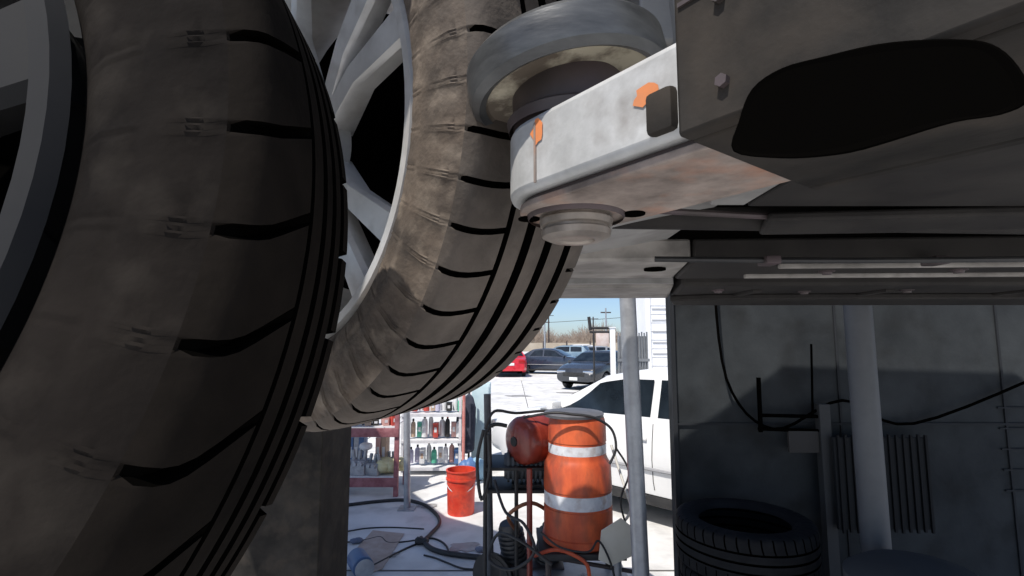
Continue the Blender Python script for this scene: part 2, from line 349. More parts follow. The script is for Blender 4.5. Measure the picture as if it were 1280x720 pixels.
# ------------------------------------------------------------------ lift pad and arm
AZ0, AZ1 = 1.8006, 1.8496
PC = Vector((.045, .415, 0))
pad = thing("lift_pad", "round black rubber lift pad on a thick stem pressed under the car", "lift pad", (PC.x, PC.y, 1.86))
ax = (Vector((0, 0, 1)) + Vector((-.16, .02, 0))).normalized()
pc = Vector((.042, .361, 1.881))
sk8 = lambda pr: [(o * k8, r_ * k8) for o, r_ in pr]
MB().lathe(sk8([(.0, .072), (-.003, .078), (.002, .084), (.010, .0855), (.028, .0845), (.033, .080), (.033, .0)]), pc, ax, 80).build("rubber_cup", padrub, pad)
MB().lathe(sk8([(.004, .0), (.0035, .070), (.0005, .073)]), pc, ax, 64).build("underside", cream, pad)
MB().cyl((.0435, .357, AZ0 + .003), pc + ax * .005, .047 * k8, .048 * k8, 40).build("stem", stemm, pad)
MB().lathe(sk8([(0, .053), (.008, .055), (.012, .050)]), (.0435, .357, AZ1 + .001), (0, 0, 1), 40).build("collar", stemm, pad)
MB().box((.045, .365, 1.926), (.05, .035, .04), None, .004).build("jack_point", bodyg, car)
ad = Vector((.60, -.80, 0)); an = Vector((.8, .6, 0))
def stadium(c, r0, r1, L, n=20, lead=0.):
    pts = []
    for k in range(n + 1):
        t = math.pi / 2 + math.pi * k / n
        pts.append(c + ad * math.cos(t) * r0 + an * math.sin(t) * r0)
    pts = [c + ad * L + an * r1] + pts + [c + ad * L - an * r1]
    return [(p.x, p.y) for p in pts]
ac = Vector((.0505, .3595, 0))
arm = thing("lift_beam", "light grey steel lift arm with orange smears sliding out of a dark sleeve", "lift arm", (ac.x, ac.y, AZ0))
MB().prism(stadium(ac, .060 * k8, .050 * k8, .31), AZ0, AZ1, 'xy').build("arm_bar", armp, arm, bev=.004)
MB().prism(stadium(ac, .052 * k8, .043 * k8, .30), AZ0 - .0085, AZ0 - .0035, 'xy').build("arm_underside", armu, arm, bev=.001)
MB().prism(stadium(ac, .048 * k8, .039 * k8, .30), AZ0 - .0033, AZ0 - .0003, 'xy').build("shadow_strip", stemm, arm)  # dark spacer drawn as the shadow line under the arm
nutm = mat("worn_nut", (.16, .135, .115), .45, .5, col2=(.34, .30, .26), scale=22, bump=.2)
nc = Vector((.0465, .3655, AZ0 - .003))
MB().lathe(sk8([(.002, .0), (.002, .014), (0, .016), (0, .022), (.003, .0285), (.008, .0295), (.009, .0275), (.011, .0275), (.012, .030), (.017, .031), (.018, .028), (.020, .028), (.021, .031), (.027, .031)]), nc - Vector((0, 0, .0235)), (0, 0, 1), 40).build("nut", nutm, arm)
MB().lathe([(0, .034), (.003, .036), (.006, .036)], nc - Vector((0, 0, .0085)), (0, 0, 1), 32).build("washer", stemm, arm)
for dx, dy in ((-.034, .005), (.040, -.010)):
    MB().cyl((nc.x + dx, nc.y + dy, AZ0 - .0097), (nc.x + dx, nc.y + dy, AZ0 - .0087), .008, n=16).build("bolt_hole", void, arm)  # near-black discs drawn for the dark insides of the holes
def side_pt(s, h): # near side face of the arm
    p = ac + ad * s - an * (.0602 * k8 - .0086 * s / .31); return Vector((p.x, p.y, h))
def smear(s0, s1, h0, h1, seed):
    rnd = random.Random(seed); n = 14; c = [(s0 + s1) / 2, (h0 + h1) / 2]; pts = []
    for k in range(n):
        t = 2 * math.pi * k / n; f = rnd.uniform(.65, 1.05)
        p = side_pt(c[0] + math.cos(t) * (s1 - s0) / 2 * f, c[1] + math.sin(t) * (h1 - h0) / 2 * f) - an * .0006; pts.append(p)
    return pts
for q in ((.005, .019, AZ1 - .022, AZ1 - .003, 3), (.088, .106, AZ1 - .028, AZ1 - .016, 5)):
    MB().add(smear(*q), [tuple(range(14))]).build("orange_smear", orange_mark, arm, smooth=False, fix=False)
rib = MB()
p0 = ac + ad * .010 - an * .0520; rib.box((p0.x, p0.y, (AZ0 + AZ1) / 2 - .002), (.0016, .0012, .040), Matrix.Rotation(math.atan2(ad.y, ad.x), 4, 'Z'))
rib.build("weld_line", armu, arm)
lk = ac + ad * .107 - an * .0488
MB().box((lk.x, lk.y, AZ0 + .014), (.016, .010, .022), Matrix.Rotation(math.atan2(ad.y, ad.x), 4, 'Z'), .003).build("lock_tooth", darkst, arm)
# added outer sleeve, dim right side put into its dark colour
sl = thing("added_arm_sleeve", "added outer sleeve of the lift arm, dim right side put into its colour", "lift arm", (.2, .2, AZ0))
rz = Matrix.Rotation(math.atan2(ad.y, ad.x), 4, 'Z')
S0 = .127
def sbox(s0, s1, w0, w1, z0, z1):
    c = ac + ad * (s0 + s1) / 2 + an * (w0 + w1) / 2
    return Matrix.Translation((c.x, c.y, (z0 + z1) / 2)) @ rz, (s1 - s0, w1 - w0, z1 - z0)
sm_ = MB()
for s0, s1, w0, w1, z0, z1 in ((S0, .8, -.067, -.057, AZ0 - .010, AZ1 + .010), (S0, .8, .057, .067, AZ0 - .010, AZ1 + .010), (S0, .8, -.057, .057, AZ0 - .010, AZ0 - .004), (S0, .8, -.057, .057, AZ1 + .005, AZ1 + .010)):
    M, sz = sbox(s0, s1, w0, w1, z0, z1); sm_.box((0, 0, 0), sz, None); 
    n8 = len(sm_.v) - 8
    for i in range(n8, n8 + 8): sm_.v[i] = M @ sm_.v[i]
sm_.build("sleeve_tube", darkst, sl, bev=.002)
for s_, z_ in ((.15, AZ1 - .006), (.15, AZ0 + .006), (.19, AZ1 - .006), (.26, AZ0 + .004)):
    q_ = ac + ad * s_ - an * .067
    MB().cyl((q_.x, q_.y, z_), (q_.x - an.x * .003, q_.y - an.y * .003, z_), .0028, n=6).build("bolt", stemm, sl, smooth=False)
wl = ac + ad * .2 - an * .0672
MB().box((wl.x, wl.y, AZ1 + .001), (.14, .002, .002), rz).build("weld_bead", stemm, sl)
def on_side(px, py):   # a point on the near face of the sleeve
    p0 = ac - an * .0675; d_ = ray(px, py); t_ = (p0 - EYE).dot(an) / d_.dot(an); return EYE + d_ * t_
oq = [on_side(*q) for q in ((925, 186), (932, 150), (948, 112), (985, 88), (1040, 76), (1110, 64), (1190, 58), (1232, 66), (1262, 96), (1268, 126), (1235, 142), (1180, 150), (1110, 168), (1050, 184), (985, 192))]
ring = []
for k_ in range(len(oq)):
    for f_ in (0, .25, .5, .75):
        p0, p1, p2, p3 = (oq[(k_ + d_) % len(oq)] for d_ in (-1, 0, 1, 2))
        ring.append(.5 * ((2 * p1) + (p2 - p0) * f_ + (2 * p0 - 5 * p1 + 4 * p2 - p3) * f_ ** 2 + (3 * p1 - p0 - 3 * p2 + p3) * f_ ** 3))
MB().add(ring, [tuple(range(len(ring)))]).build("slot_shade", void, sl, smooth=False)  # flat black patch drawn for a deep shaded opening
cen = sum(ring, Vector((0, 0, 0))) / len(ring)
o_ = MB(); n_ = len(ring)
o_.add(ring + [p + (p - cen).normalized() * .0022 - an * .0004 for p in ring] + [p + (p - cen).normalized() * .0028 for p in ring], [(a_, (a_ + 1) % n_, n_ + (a_ + 1) % n_, n_ + a_) for a_ in range(n_)] + [(n_ + a_, n_ + (a_ + 1) % n_, 2 * n_ + (a_ + 1) % n_, 2 * n_ + a_) for a_ in range(n_)])
o_.build("rolled_edge", void, sl)

# ------------------------------------------------------------------ unseen roof, outline shaped to throw the wanted floor shade
can = thing("shade_roof", "unseen roof on four posts, added to shade the bay floor and drum", "shade_roof", (-3, 3.5, 0))
MB().prism([(-5.3, 5.9), (-5.3, 1.4), (-.72, 1.4), (-.66, 2.3), (-1.1, 3.0), (-1.9, 3.6), (-2.7, 4.95), (-3.4, 5.9)], 3.3, 3.34, 'xy').build("roof", darkst, can)
for x, y in ((-5.1, 1.6), (-5.1, 5.7), (-2.75, 4.7), (-1.5, 2.9)): MB().cyl((x, y, 0), (x, y, 3.3), .04).build("post", galv, can)

# ------------------------------------------------------------------ props in the middle ground
def pole(name, label, top, bot, r, m, Y=None, base=True, grp=None):
    t = thing(name, label, "pole", (bot.x, bot.y, 0), grp)
    MB().cyl(bot, top, r, n=20).build("shaft", m, t)
    if base: MB().box((bot.x, bot.y, .006), (r * 5, r * 5, .012)).build("base_plate", m, t)
    return t
b1 = gp(509, 636); t1 = at(505, 470, b1.y); pole("steel_pole", "thin grey steel pole in front of the parts racks, hose curling round its foot", t1 + Vector((0, 0, 1)), b1, .034, galv)
def pole_px(xt, yt, xb, yb, Y):
    a = at(xt, yt, Y); b = at(xb, yb, Y); d = (b - a) / (b.z - a.z); return a + d * (2.9 - a.z) * 1., a + d * (0 - a.z)
t2, b2 = pole_px(785, 385, 801, 715, 2.75); t2 = b2 + (t2 - b2) * (2.2 / 2.9)
pole("support_pole", "thick pale grey pole leaning slightly in front of the white sedan", t2, b2, .043, galv)
t3, b3 = pole_px(609, 488, 613, 720, 3.5); pole("dark_pole", "slim dark pole between the red bucket and the red tank", b3 + (t3 - b3) * .47 + Vector((0,0,0)), b3, .024, darkpost)
t4, b4 = pole_px(1075, 425, 1098, 720, 2.35); pole("dimmed_pole", "dark grey pole standing against the slate coloured panel wall", b4 + (t4 - b4) * (1.93 / 2.9), b4, .057, mat("dimmed_post", (.075, .08, .088), .6, col2=(.1, .105, .115), scale=6))  # dim right side put into this pole's dark colour

# orange drum on its stand
DY = 3.3
dcx = at(722, 600, DY).x
dz = lambda y: hz(y, DY)
zb = dz(674); ps = 640 / DY
dr = thing("orange_drum", "bright orange plastic drum with white reflective bands and a grey lid", "drum", (dcx, DY, zb))
zt = dz(520)
hh = zt - zb
prof = [(0, 0), (0, .205), (.01, .215), (.05, .216), (.055, .207), (hh * .28, .207), (hh * .285, .203), (hh * .42, .203), (hh * .425, .207), (hh * .62, .202), (hh * .66, .185), (hh * .69, .176), (hh * .80, .174), (hh * .805, .178), (hh * .94, .176), (hh * .98, .17), (hh, .165), (hh, 0)]
MB().lathe([(o, r * 1.02) for o, r in prof], (dcx, DY, zb), n=48).build("shell", orange, dr)
for f0, f1, rr in ((.30, .405, .2085), (.71, .785, .1795)):
    MB().lathe([(hh * f0, rr), (hh * f1, rr)], (dcx, DY, zb), n=48).build("reflective_band", band, dr)
MB().lathe([(hh, .0), (hh + .001, .185), (hh + .018, .19), (hh + .028, .18), (hh + .04, .10), (hh + .042, 0)], (dcx - .02, DY, zb), n=40).build("lid", mat("lid_grey", (.09, .09, .1), .5, col2=(.14, .14, .15), scale=9), dr)
st = thing("drum_stand", "low steel stand with faded red legs under the orange drum", "stand", (dcx, DY, 0))
MB().box((dcx, DY, zb - .022), (.50, .44, .035), None, .004).build("platform", black, st)
for x, y, m in ((-.30, .0, redtank), (.33, -.12, pinkpole), (-.2, -.2, stemm), (.2, -.2, galv), (.22, .22, black), (-.22, .22, black)):
    q = Vector((dcx + x, DY + y, 0)); top = zb + (.42 if m is redtank else .06 if m is pinkpole else -.02)
    MB().cyl(q, (q.x, q.y, top), .018 if m is not galv else .022).build("leg", m, st)
MB().cyl((dcx - .3, DY, .42), (dcx + .33, DY - .12, .36), .012).cyl((dcx - .3, DY, .12), (dcx + .33, DY - .12, .12), .012).build("cross_brace", stemm, st)
# crushed drum skirt / orange strap
MB().tube([(dcx - .28, DY - .2, zb - .02), (dcx - .15, DY - .24, zb + .03), (dcx, DY - .25, zb - .03), (dcx + .03, DY - .25, zb - .12), (dcx + .04, DY - .25, zb - .26)], .011, 8).build("orange_hose", orange)
tag(bpy.data.objects["orange_hose"], "short orange hose drooping over the front of the drum stand", "hose")
# red horizontal tank
tc_ = at(650, 551, 3.45); tr = .155
tk = thing("red_tank", "dark red horizontal air tank beside the orange drum", "air tank", (tc_.x, tc_.y, tc_.z - tr))
tax = Vector((.80, .60, 0)).normalized()
MB().lathe([(-.05, 0), (-.047, .05), (-.035, .10), (-.015, .14), (.01, tr), (.30, tr), (.33, .14), (.35, .1), (.36, 0)], tc_, tax, 40).build("tank_shell", redtank, tk)
MB().lathe([(-.056, .0), (-.056, .03), (-.04, .035)], tc_, tax, 16).build("end_plug", black, tk)
MB().lathe([(.06, tr + .004), (.09, tr + .004)], tc_, tax, 40).lathe([(.25, tr + .004), (.28, tr + .004)], tc_, tax, 40).build("strap", redtank, tk)
fr_ = thing("tank_frame", "black tubular frame carrying the red tank and a motor", "frame", (tc_.x, tc_.y, 0))
fx = at(607, 600, 3.45).x; zt_ = tc_.z + .1
MB().tube([(fx, 3.42, .02), (fx, 3.42, zt_ - .15), (fx + .01, 3.42, zt_ - .03), (fx + .06, 3.42, zt_ + .01), (fx + .14, 3.42, zt_)], .013, 10).tube([(fx + .55, 3.85, .02), (fx + .55, 3.85, tc_.z - tr)], .013, 8, 1).tube([(fx + .2, 3.42, .02), (fx + .2, 3.42, tc_.z - tr)], .013, 8, 1).build("tubing", black, fr_)
MB().box((fx + .28, 3.6, tc_.z - tr - .015), (.56, .4, .02), None, .003).build("top_plate", black, fr_)
MB().box((fx + .25, 3.6, .75), (.5, .36, .02), None, .003).build("lower_plate", black, fr_)
mo = thing("electric_motor", "grey finned electric motor on the lower plate of the tank frame", "motor", (fx + .27, 3.55, .76))
fins = [(0, 0), (0, .08)]
for k in range(9): fins += [(.02 + k * .03, .085), (.02 + k * .03, .105), (.035 + k * .03, .105), (.035 + k * .03, .085)]
fins += [(.30, .08), (.31, 0)]
MB().lathe(fins, (fx + .12, 3.55, .885), (1, 0, 0), 32).build("casing", mat("motor_grey", (.1, .11, .12), .5, .2), mo)
MB().box((fx + .27, 3.55, .77), (.2, .16, .02)).build("foot", black, mo)
pb = thing("pump_unit", "greasy black pump unit with two finned cylinders under the tank frame", "pump", (fx + .3, 3.6, 0))
MB().box((fx + .3, 3.58, .14), (.42, .30, .28), None, .02).build("crankcase", stemm, pb)
for q_ in (-.1, .1):
    pr_ = [(0, 0), (0, .07)]
    for k in range(7): pr_ += [(.01 + k * .03, .07), (.01 + k * .03, .088), (.022 + k * .03, .088), (.022 + k * .03, .07)]
    MB().lathe(pr_ + [(.23, .075), (.26, .06), (.26, 0)], (fx + .3 + q_, 3.56, .27), (q_ * 2, -.1, 1), 24).build("finned_cylinder", mat("cast_dark", (.05, .05, .052), .55, .3, col2=(.10, .10, .10), scale=14, bump=.2), pb)
MB().lathe([(0, 0), (0, .15), (.03, .155), (.03, .13), (.035, .13), (.035, 0)], (fx + .06, 3.50, .20), (-.5, -.8, 0), 28).build("flywheel", black, pb)
MB().tube([(fx + .2, 3.45, .5), (fx + .15, 3.38, .62), (fx + .3, 3.36, .7), (fx + .45, 3.4, .58), (fx + .4, 3.46, .45)], .012, 8, 6).build("copper_pipe", mat("copper_dull", (.30, .13, .07), .45, .6), pb)
# hoses looping on frame
hs = MB()
hs.tube([(fx - .01, 3.36, 1.15), (fx - .05, 3.36, .95), (fx - .02, 3.36, .72), (fx + .03, 3.36, .9), (fx + .02, 3.36, 1.12)], .011, 8, 6)
hs.tube([(fx + .0, 3.34, 1.16), (fx + .06, 3.34, 1.27), (fx + .2, 3.36, tc_.z + .19), (fx + .42, 3.4, tc_.z + .2), (fx + .6, 3.42, tc_.z + .16)], .009, 8, 6)
tag(hs.build("air_hose", blackrub), "black air hose looped over the tank frame and across the tank", "hose")
tag(MB().tube([at(655, 522, 3.2), at(690, 516, 3.1), at(716, 518, 3.08), at(742, 522, 3.08), at(764, 536, 3.1), at(770, 560, 3.1), at(762, 580, 3.1)], .008, 8, 6).build("lid_hose", blackrub), "black hose lying across the grey drum lid and down its side", "hose")
tag(MB().tube([at(618, 600, 3.3), at(632, 640, 3.2), at(655, 655, 3.1), at(668, 690, 3.05), at(640, 712, 3.1), at(612, 700, 3.2), at(622, 668, 3.25), at(650, 676, 3.1), at(690, 706, 3.0)], .009, 8, 6).build("tangled_hose", blackrub), "tangled black hose hanging from the tank frame to the floor", "hose")
tag(MB().tube([at(676, 665, 3.05), at(700, 684, 3.0), at(735, 690, 2.98), at(748, 676, 3.0), at(762, 700, 3.0), at(770, 730, 3.0)], .006, 8, 6).build("dangling_cable", black), "thin black cable dangling across the drum stand", "cable")
tag(MB().tube([at(770, 560, 3.15), at(786, 590, 3.12), at(776, 625, 3.1), at(784, 660, 3.1), at(800, 700, 3.08), at(806, 740, 3.05)], .006, 8, 6).build("dark_lead", black), "dark lead hanging between the orange drum and the leaning pole", "cable")
st2 = MB()
st2.tube([at(764, 556, 3.2), at(778, 600, 3.15), at(790, 640, 3.1), at(793, 690, 3.1)], .008, 6)
st2.tube([at(799, 600, 3.1), at(788, 640, 3.12), at(770, 662, 3.15), at(752, 676, 3.2)], .008, 6)
tag(st2.build("pale_rope", mat("cord_white", (.7, .68, .62), .7), None), "two pale cords crossing beside the orange drum", "cord")
MB().prism([(at(744, 668, 3.15).x, hz(690, 3.15)), (at(748, 662, 3.15).x, hz(655, 3.15)), (at(772, 650, 3.15).x, hz(640, 3.15)), (at(790, 655, 3.15).x, hz(655, 3.15)), (at(788, 690, 3.15).x, hz(684, 3.15)), (at(760, 700, 3.15).x, hz(697, 3.15))], 3.04, 3.05).build("cardboard_sheet", mat("pale_card", (.62, .58, .48), .9, col2=(.7, .66, .57), scale=6), None)
tag(bpy.data.objects["cardboard_sheet"], "pale cardboard sheet propped beside the orange drum", "cardboard")
# clutter under the drum
rnd = random.Random(5)
cl_m = [galv, stemm, shelfw, black, armu]
lab = ["dull steel bracket under the drum stand", "rusty housing under the drum stand", "white plastic box under the drum stand", "black gearbox lump under the drum stand", "tan cast bracket beneath the drum stand"]
for k in range(5):
    x = at(680 + k * 24, 700, 3.2).x; z0 = 0.0
    o = MB()
    hgt = .22 + .05 * (k % 3)
    o.prism([(-.055, 0), (.05, 0), (.06, hgt * .5), (.03, hgt), (-.03, hgt * .9), (-.06, hgt * .6)], -.05, .05)
    o.cyl((0, -.07, hgt * .5), (0, .06, hgt * .5), .035, n=14)
    ob = o.build("machine_part", cl_m[k], None, bev=.006); ob.location = (x, 3.18 + .02 * k, 0); ob.rotation_euler = (0, 0, rnd.uniform(-.5, .5))
    tag(ob, lab[k], "machine part")
tl = thing("steel_tray", "grey sheet steel tray lying beneath the orange drum stand", "tray", (dcx, DY - .1, 0))
MB().box((dcx, DY, .262), (.62, .5, .01)).build("tray_floor", galv, tl)
MB().box((dcx, DY - .25, .29), (.62, .008, .06)).build("tray_lip", galv, tl)

# red bucket
bb = gp(576, 641); 
bk = thing("red_bucket", "bright red plastic bucket standing in the sun on the concrete", "bucket", tuple(bb))
r1 = 17.5 / 640 * bb.y
zt = hz(588, bb.y)
MB().lathe([(0, 0), (0, r1 * .9), (.02, r1 * .92), (zt * .8, r1 * .98), (zt * .8, r1 * 1.04), (zt * .84, r1 * 1.04), (zt * .84, r1), (zt, r1), (zt, r1 * 1.05), (zt + .012, r1 * 1.05), (zt + .012, r1 * .96), (.03, r1 * .86), (.03, 0)], bb, n=36).build("pail", redbucket, bk)
MB().tube([bb + Vector((math.cos(t) * r1 * 1.06, -math.sin(t) * r1 * .9 - .0, zt * .85 - math.sin(t) * .13)) for t in [math.pi * k / 10 for k in range(11)]], .004, 6).build("handle", galv, bk)

# racks
def rack(name, label, x0, x1, y0, y1, levels, postm, shm, hgt, beam=.06):
    t = thing(name, label, "shelving", ((x0 + x1) / 2, (y0 + y1) / 2, 0))
    for x in (x0, x1):
        for y in (y0, y1): MB().box((x, y, hgt / 2), (.035, .035, hgt)).build("upright", postm, t)
    for z in levels:
        MB().box(((x0 + x1) / 2, (y0 + y1) / 2, z), (x1 - x0 - .04, y1 - y0, .02)).build("shelf_board", shm, t)
        MB().box(((x0 + x1) / 2, y0 - .022, z - .01), (x1 - x0 + .03, .02, beam)).build("beam", postm, t)
    return t
RY = 5.95
def xof(px, Y): return at(px, 560, Y).x
rzL = [hz(602, RY) , hz(540, RY)]
ra = thing("parts_rack", "faded red steel rack loaded with engine parts", "shelving", (-2.4, RY, 0))
xa, xb_ = -3.4, xof(496, RY)
def slbox(mb, z0, z1l, w=.5, th=.07):  # slanting beam box from xa to xb
    pass
for x in (xa, xb_):
    for y in (RY, RY + .5): MB().box((x, y, .6), (.05, .05, 1.2), None, .003).build("upright", rackred, ra)
for z in rzL:
    MB().box(((xa + xb_) / 2, RY - .036, z), (xb_ - xa + .05, .02, .10), None, .004).build("beam", rackred, ra)
    MB().box(((xa + xb_) / 2, RY + .25, z + .055), (xb_ - xa - .06, .5, .012)).build("shelf_board", shelfw, ra)
ITEM = dict(
 white=mat("item_white", (.72, .72, .72), .5), green=mat("item_green", (.1, .45, .3), .5), red=mat("item_red", (.5, .07, .05), .5), yellow=mat("item_yellow", (.58, .52, .26), .7, col2=(.7, .66, .4), scale=15),
 blue=mat("item_blue", (.08, .16, .34), .5), grey=mat("item_grey", (.30, .31, .33), .5, .3, col2=(.5, .5, .52), scale=25), black=black, lilac=mat("item_lilac", (.5, .48, .6), .6), tan=mat("item_tan", (.5, .36, .26), .7), pinkish=mat("item_pink", (.6, .34, .3), .6))
def bottle(c, h, r, m, label, loc):
    t = thing("bottle", label, "bottle", (0, 0, 0))
    MB().lathe([(0, 0), (0, r), (h * .02, r * 1.02), (h * .68, r), (h * .78, r * .8), (h * .84, r * .35), (h * .86, r * .35)], (0, 0, 0), n=16).build("jug", m, t)
    MB().lathe([(h * .86, r * .42), (h * .98, r * .42), (h, 0)], (0, 0, 0), n=12).build("cap", ITEM['black'] if m is not black else ITEM['red'], t)
    t.location = loc; return t
def carton(sx, sy, sz, m, label, loc, rot=0, cat="box", name="carton"):
    t = thing(name, label, cat)
    MB().box((0, 0, sz / 2), (sx, sy, sz), None, .004).build("case", m, t)
    MB().box((0, 0, sz + .002), (sx * 1.02, sy * 1.02, .006)).build("lid", m, t)
    MB().box((0, -sy / 2 - .002, sz * .55), (sx * .5, .002, sz * .35)).build("paper_label", ITEM['white'] if m is not ITEM['white'] else ITEM['tan'], t)
    t.location = loc; t.rotation_euler = (0, 0, rot); return t
def lump(r, m, label, loc, name, cat, sq=.8, seed=0, n=3):
    rn = random.Random(seed); o = MB()
    for k in range(n):
        c = Vector((rn.uniform(-r, r) * .6, rn.uniform(-r, r) * .4, r * .4 * sq)); rr = r * rn.uniform(.5, .75)
        bm = bmesh.new(); bmesh.ops.create_icosphere(bm, subdivisions=2, radius=rr)
        for v in bm.verts: v.co *= rn.uniform(.86, 1.1); v.co.z *= sq
        bm.verts.ensure_lookup_table()
        o.add([v.co + c for v in bm.verts], [[v.index for v in f.verts] for f in bm.faces]); bm.free()
    ob = o.build(name, m, None, angle=60); zmin = min(v.co.z for v in ob.data.vertices)
    for v in ob.data.vertices: v.co.z -= zmin
    ob.location = loc; return tag(ob, label, cat)
zL = rzL[0] + .062; zU = rzL[1] + .062
def casting(w, h, m, label, loc, seed):
    t = thing("engine_casting", label, "engine part"); rn = random.Random(seed)
    o = MB().box((0, 0, h * .3), (w, .2, h * .6), None, .01)
    for k in range(3): o.cyl((-w * .33 + k * w * .33, -.1, h * .5), (-w * .33 + k * w * .33, -.14, h * .5), w * .12, n=14)
    o.build("block", m, t)
    o = MB()
    for k in range(3): o.cyl((-w * .3 + k * w * .3, 0, h * .6), (-w * .3 + k * w * .3 + rn.uniform(-.02, .02), 0, h), w * .1, n=12)
    o.build("port", galv, t); t.location = loc; t.rotation_euler = (0, 0, rn.uniform(-.4, .4)); return t
casting(.22, .26, ITEM['grey'], "grey engine casting lying between the pile and the rack edge", (xof(446, RY), RY + .12, zL), 1)
casting(.2, .22, galv, "bright machined casting next to the yellow bundle on the low shelf", (xof(466, RY), RY + .1, zL), 2)
casting(.18, .2, ITEM['black'], "blackened casting behind the yellow bundle on the low shelf", (xof(478, RY), RY + .33, zL), 3)
hl = lump(.13, ITEM['white'], "white dome shaped cover set on top of the grey castings", (xof(458, RY), RY + .16, zL + .26), "dome_cover", "cover", .6, 4, 1)
lump(.16, ITEM['yellow'], "yellow bundle of rags on the low shelf of the red rack", (xof(487, RY), RY + .1, zL), "rag_bundle", "rags", .75, 5, 5)
for k, (px, m, l) in enumerate(((440, 'blue', "blue battery"), (447, 'grey', "grey battery"), (453, 'blue', "narrow blue canister"), (474, 'pinkish', "pink canister"), (481, 'tan', "tan canister"))):
    carton(.06, .18, .36, ITEM[m], l + " standing at the back of the low rack shelf", (xof(px, RY + .35), RY + .38, zL), cat="canister", name="canister")
for k, (px, m, l) in enumerate(((441, 'white', "white"), (449, 'grey', "grey"), (459, 'tan', "tan"), (468, 'black', "black"), (480, 'pinkish', "pink"), (490, 'red', "red"))):
    carton(.07, .16, .07 + .02 * (k % 3), ITEM[m], l + " parts box on the top shelf of the red rack", (xof(px, RY + .1), RY + .12, zU), .1 * k)
# second rack
SY = 6.9
sx0, sx1 = xof(503, SY), xof(575, SY)
rk = rack("white_rack", "white shelf rack crowded with bottles and boxes behind the steel pole", sx0, sx1, SY, SY + .45, [hz(585, SY), hz(551, SY), hz(518, SY)], shelfw, shelfw, 1.25, .035)
MB().cyl((sx1 + .05, SY - .05, 0), (sx1 + .05, SY - .05, 1.5), .02).build("red_edge_post", pinkpole, rk)
zs = [hz(583, SY) + .02, hz(550, SY) + .02, hz(517, SY) + .02]
cs = ['white', 'green', 'white', 'red', 'pinkish', 'black', 'tan', 'red', 'white', 'lilac']
shn = ["lowest", "middle", "top"]
hts = [.26, .30, .22]
desc = ["squat", "tall", "slim", "wide", "dented", "dusty", "shiny", "scuffed", "small", "stout"]
for lv in range(3):
    for k in range(9):
        px = 510 + k * 7.3 + (lv * 2)
        m = cs[(k * (1, 1, 3)[lv] + lv * 3 + (0, -3, 1)[lv]) % len(cs)]
        if lv == 1: m = ['tan', 'green', 'white', 'white', 'red', 'white', 'black', 'pinkish', 'white'][k]
        if lv == 0: m = ['lilac', 'lilac', 'white', 'white', 'green', 'white', 'white', 'pinkish', 'blue'][k]
        loc = (xof(px, SY) + .02, SY + .12 + .05 * (k % 2), zs[lv])
        cn = {'pinkish': 'pink'}.get(m, m)
        side = ["at the pole end", "second from the pole end", "third from the pole end", "fourth from the pole end", "mid shelf", "just past mid shelf", "third from the red post", "second from the red post", "next to the red post"][k]
        if (k + lv) % 3 == 2: carton(.065, .12, hts[lv] * (.5 + .1 * (k % 3)), ITEM[m], f"{cn} box on the {shn[lv]} rack shelf, {side}", loc, .15 * (k % 2))
        else: bottle(None, hts[lv] * (.8 + .08 * (k % 4)), .032 + .004 * (k % 3), ITEM[m], f"{cn} bottle on the {shn[lv]} rack shelf, {side}", loc)
# jacket and pale cabinet
jy = 7.1; jx = xof(585, jy)
jk = thing("work_coat", "dark work coat hanging beside the white rack", "coat", (jx, jy, hz(560, jy)))
z0, z1 = hz(566, jy), hz(492, jy)
MB().prism([(jx - .09, z0), (jx - .02, z0 - .02), (jx + .08, z0 + .02), (jx + .10, z1 - .2), (jx + .06, z1 - .05), (jx, z1), (jx - .07, z1 - .06), (jx - .11, z1 - .2)], jy, jy + .10).build("coat_body", mat("coat_navy", (.03, .035, .055), .9, col2=(.06, .065, .09), scale=14, bump=.5, bscale=20), jk, bev=.02)
MB().tube([(jx - .09, jy, z1 - .12), (jx - .13, jy - .02, z1 - .4), (jx - .10, jy - .03, z0 + .1)], .035, 8).build("sleeve", _m["coat_navy"], jk)
kb = thing("coat_hook_post", "thin post carrying the dark work coat", "pole", (jx, jy + .14, 0)); MB().cyl((jx, jy + .13, 0), (jx, jy + .13, z1 + .05), .015).build("shaft", black, kb)
cby = 7.4; cx0, cx1 = xof(589, cby), xof(612, cby)
fc = thing("pale_locker", "pale blue locker with a stained door beyond the dark pole", "locker", ((cx0 + cx1) / 2, cby, 0))
lm = mat("pale_blue_paint", (.45, .60, .64), .5, col2=(.62, .74, .76), scale=3, col3=(.2, .35, .45), scale3=6, amt3=.5)
zt = hz(480, cby)
MB().box(((cx0 + cx1) / 2, cby + .2, zt / 2), (cx1 - cx0, .4, zt), None, .01).build("case", lm, fc)
MB().box(((cx0 + cx1) / 2, cby - .008, zt / 2 + .02), (cx1 - cx0 - .03, .012, zt - .1), None, .004).build("door", lm, fc)
MB().box((cx0 + .05, cby - .025, zt * .55), (.015, .02, .12)).build("handle", black, fc)
by = 6.6
for k, (px, l) in enumerate(((582, "deep blue crumpled sheet heaped below the work coat"), (594, "mid blue crumpled sheet heaped before the pale locker"))):
    lump(.13, ITEM['blue'] if k == 0 else mat("sheet_blue", (.25, .42, .55), .6), l, (xof(px, by), by, 0), "plastic_sheet", "sheet", 1.5, 20 + k, 4)

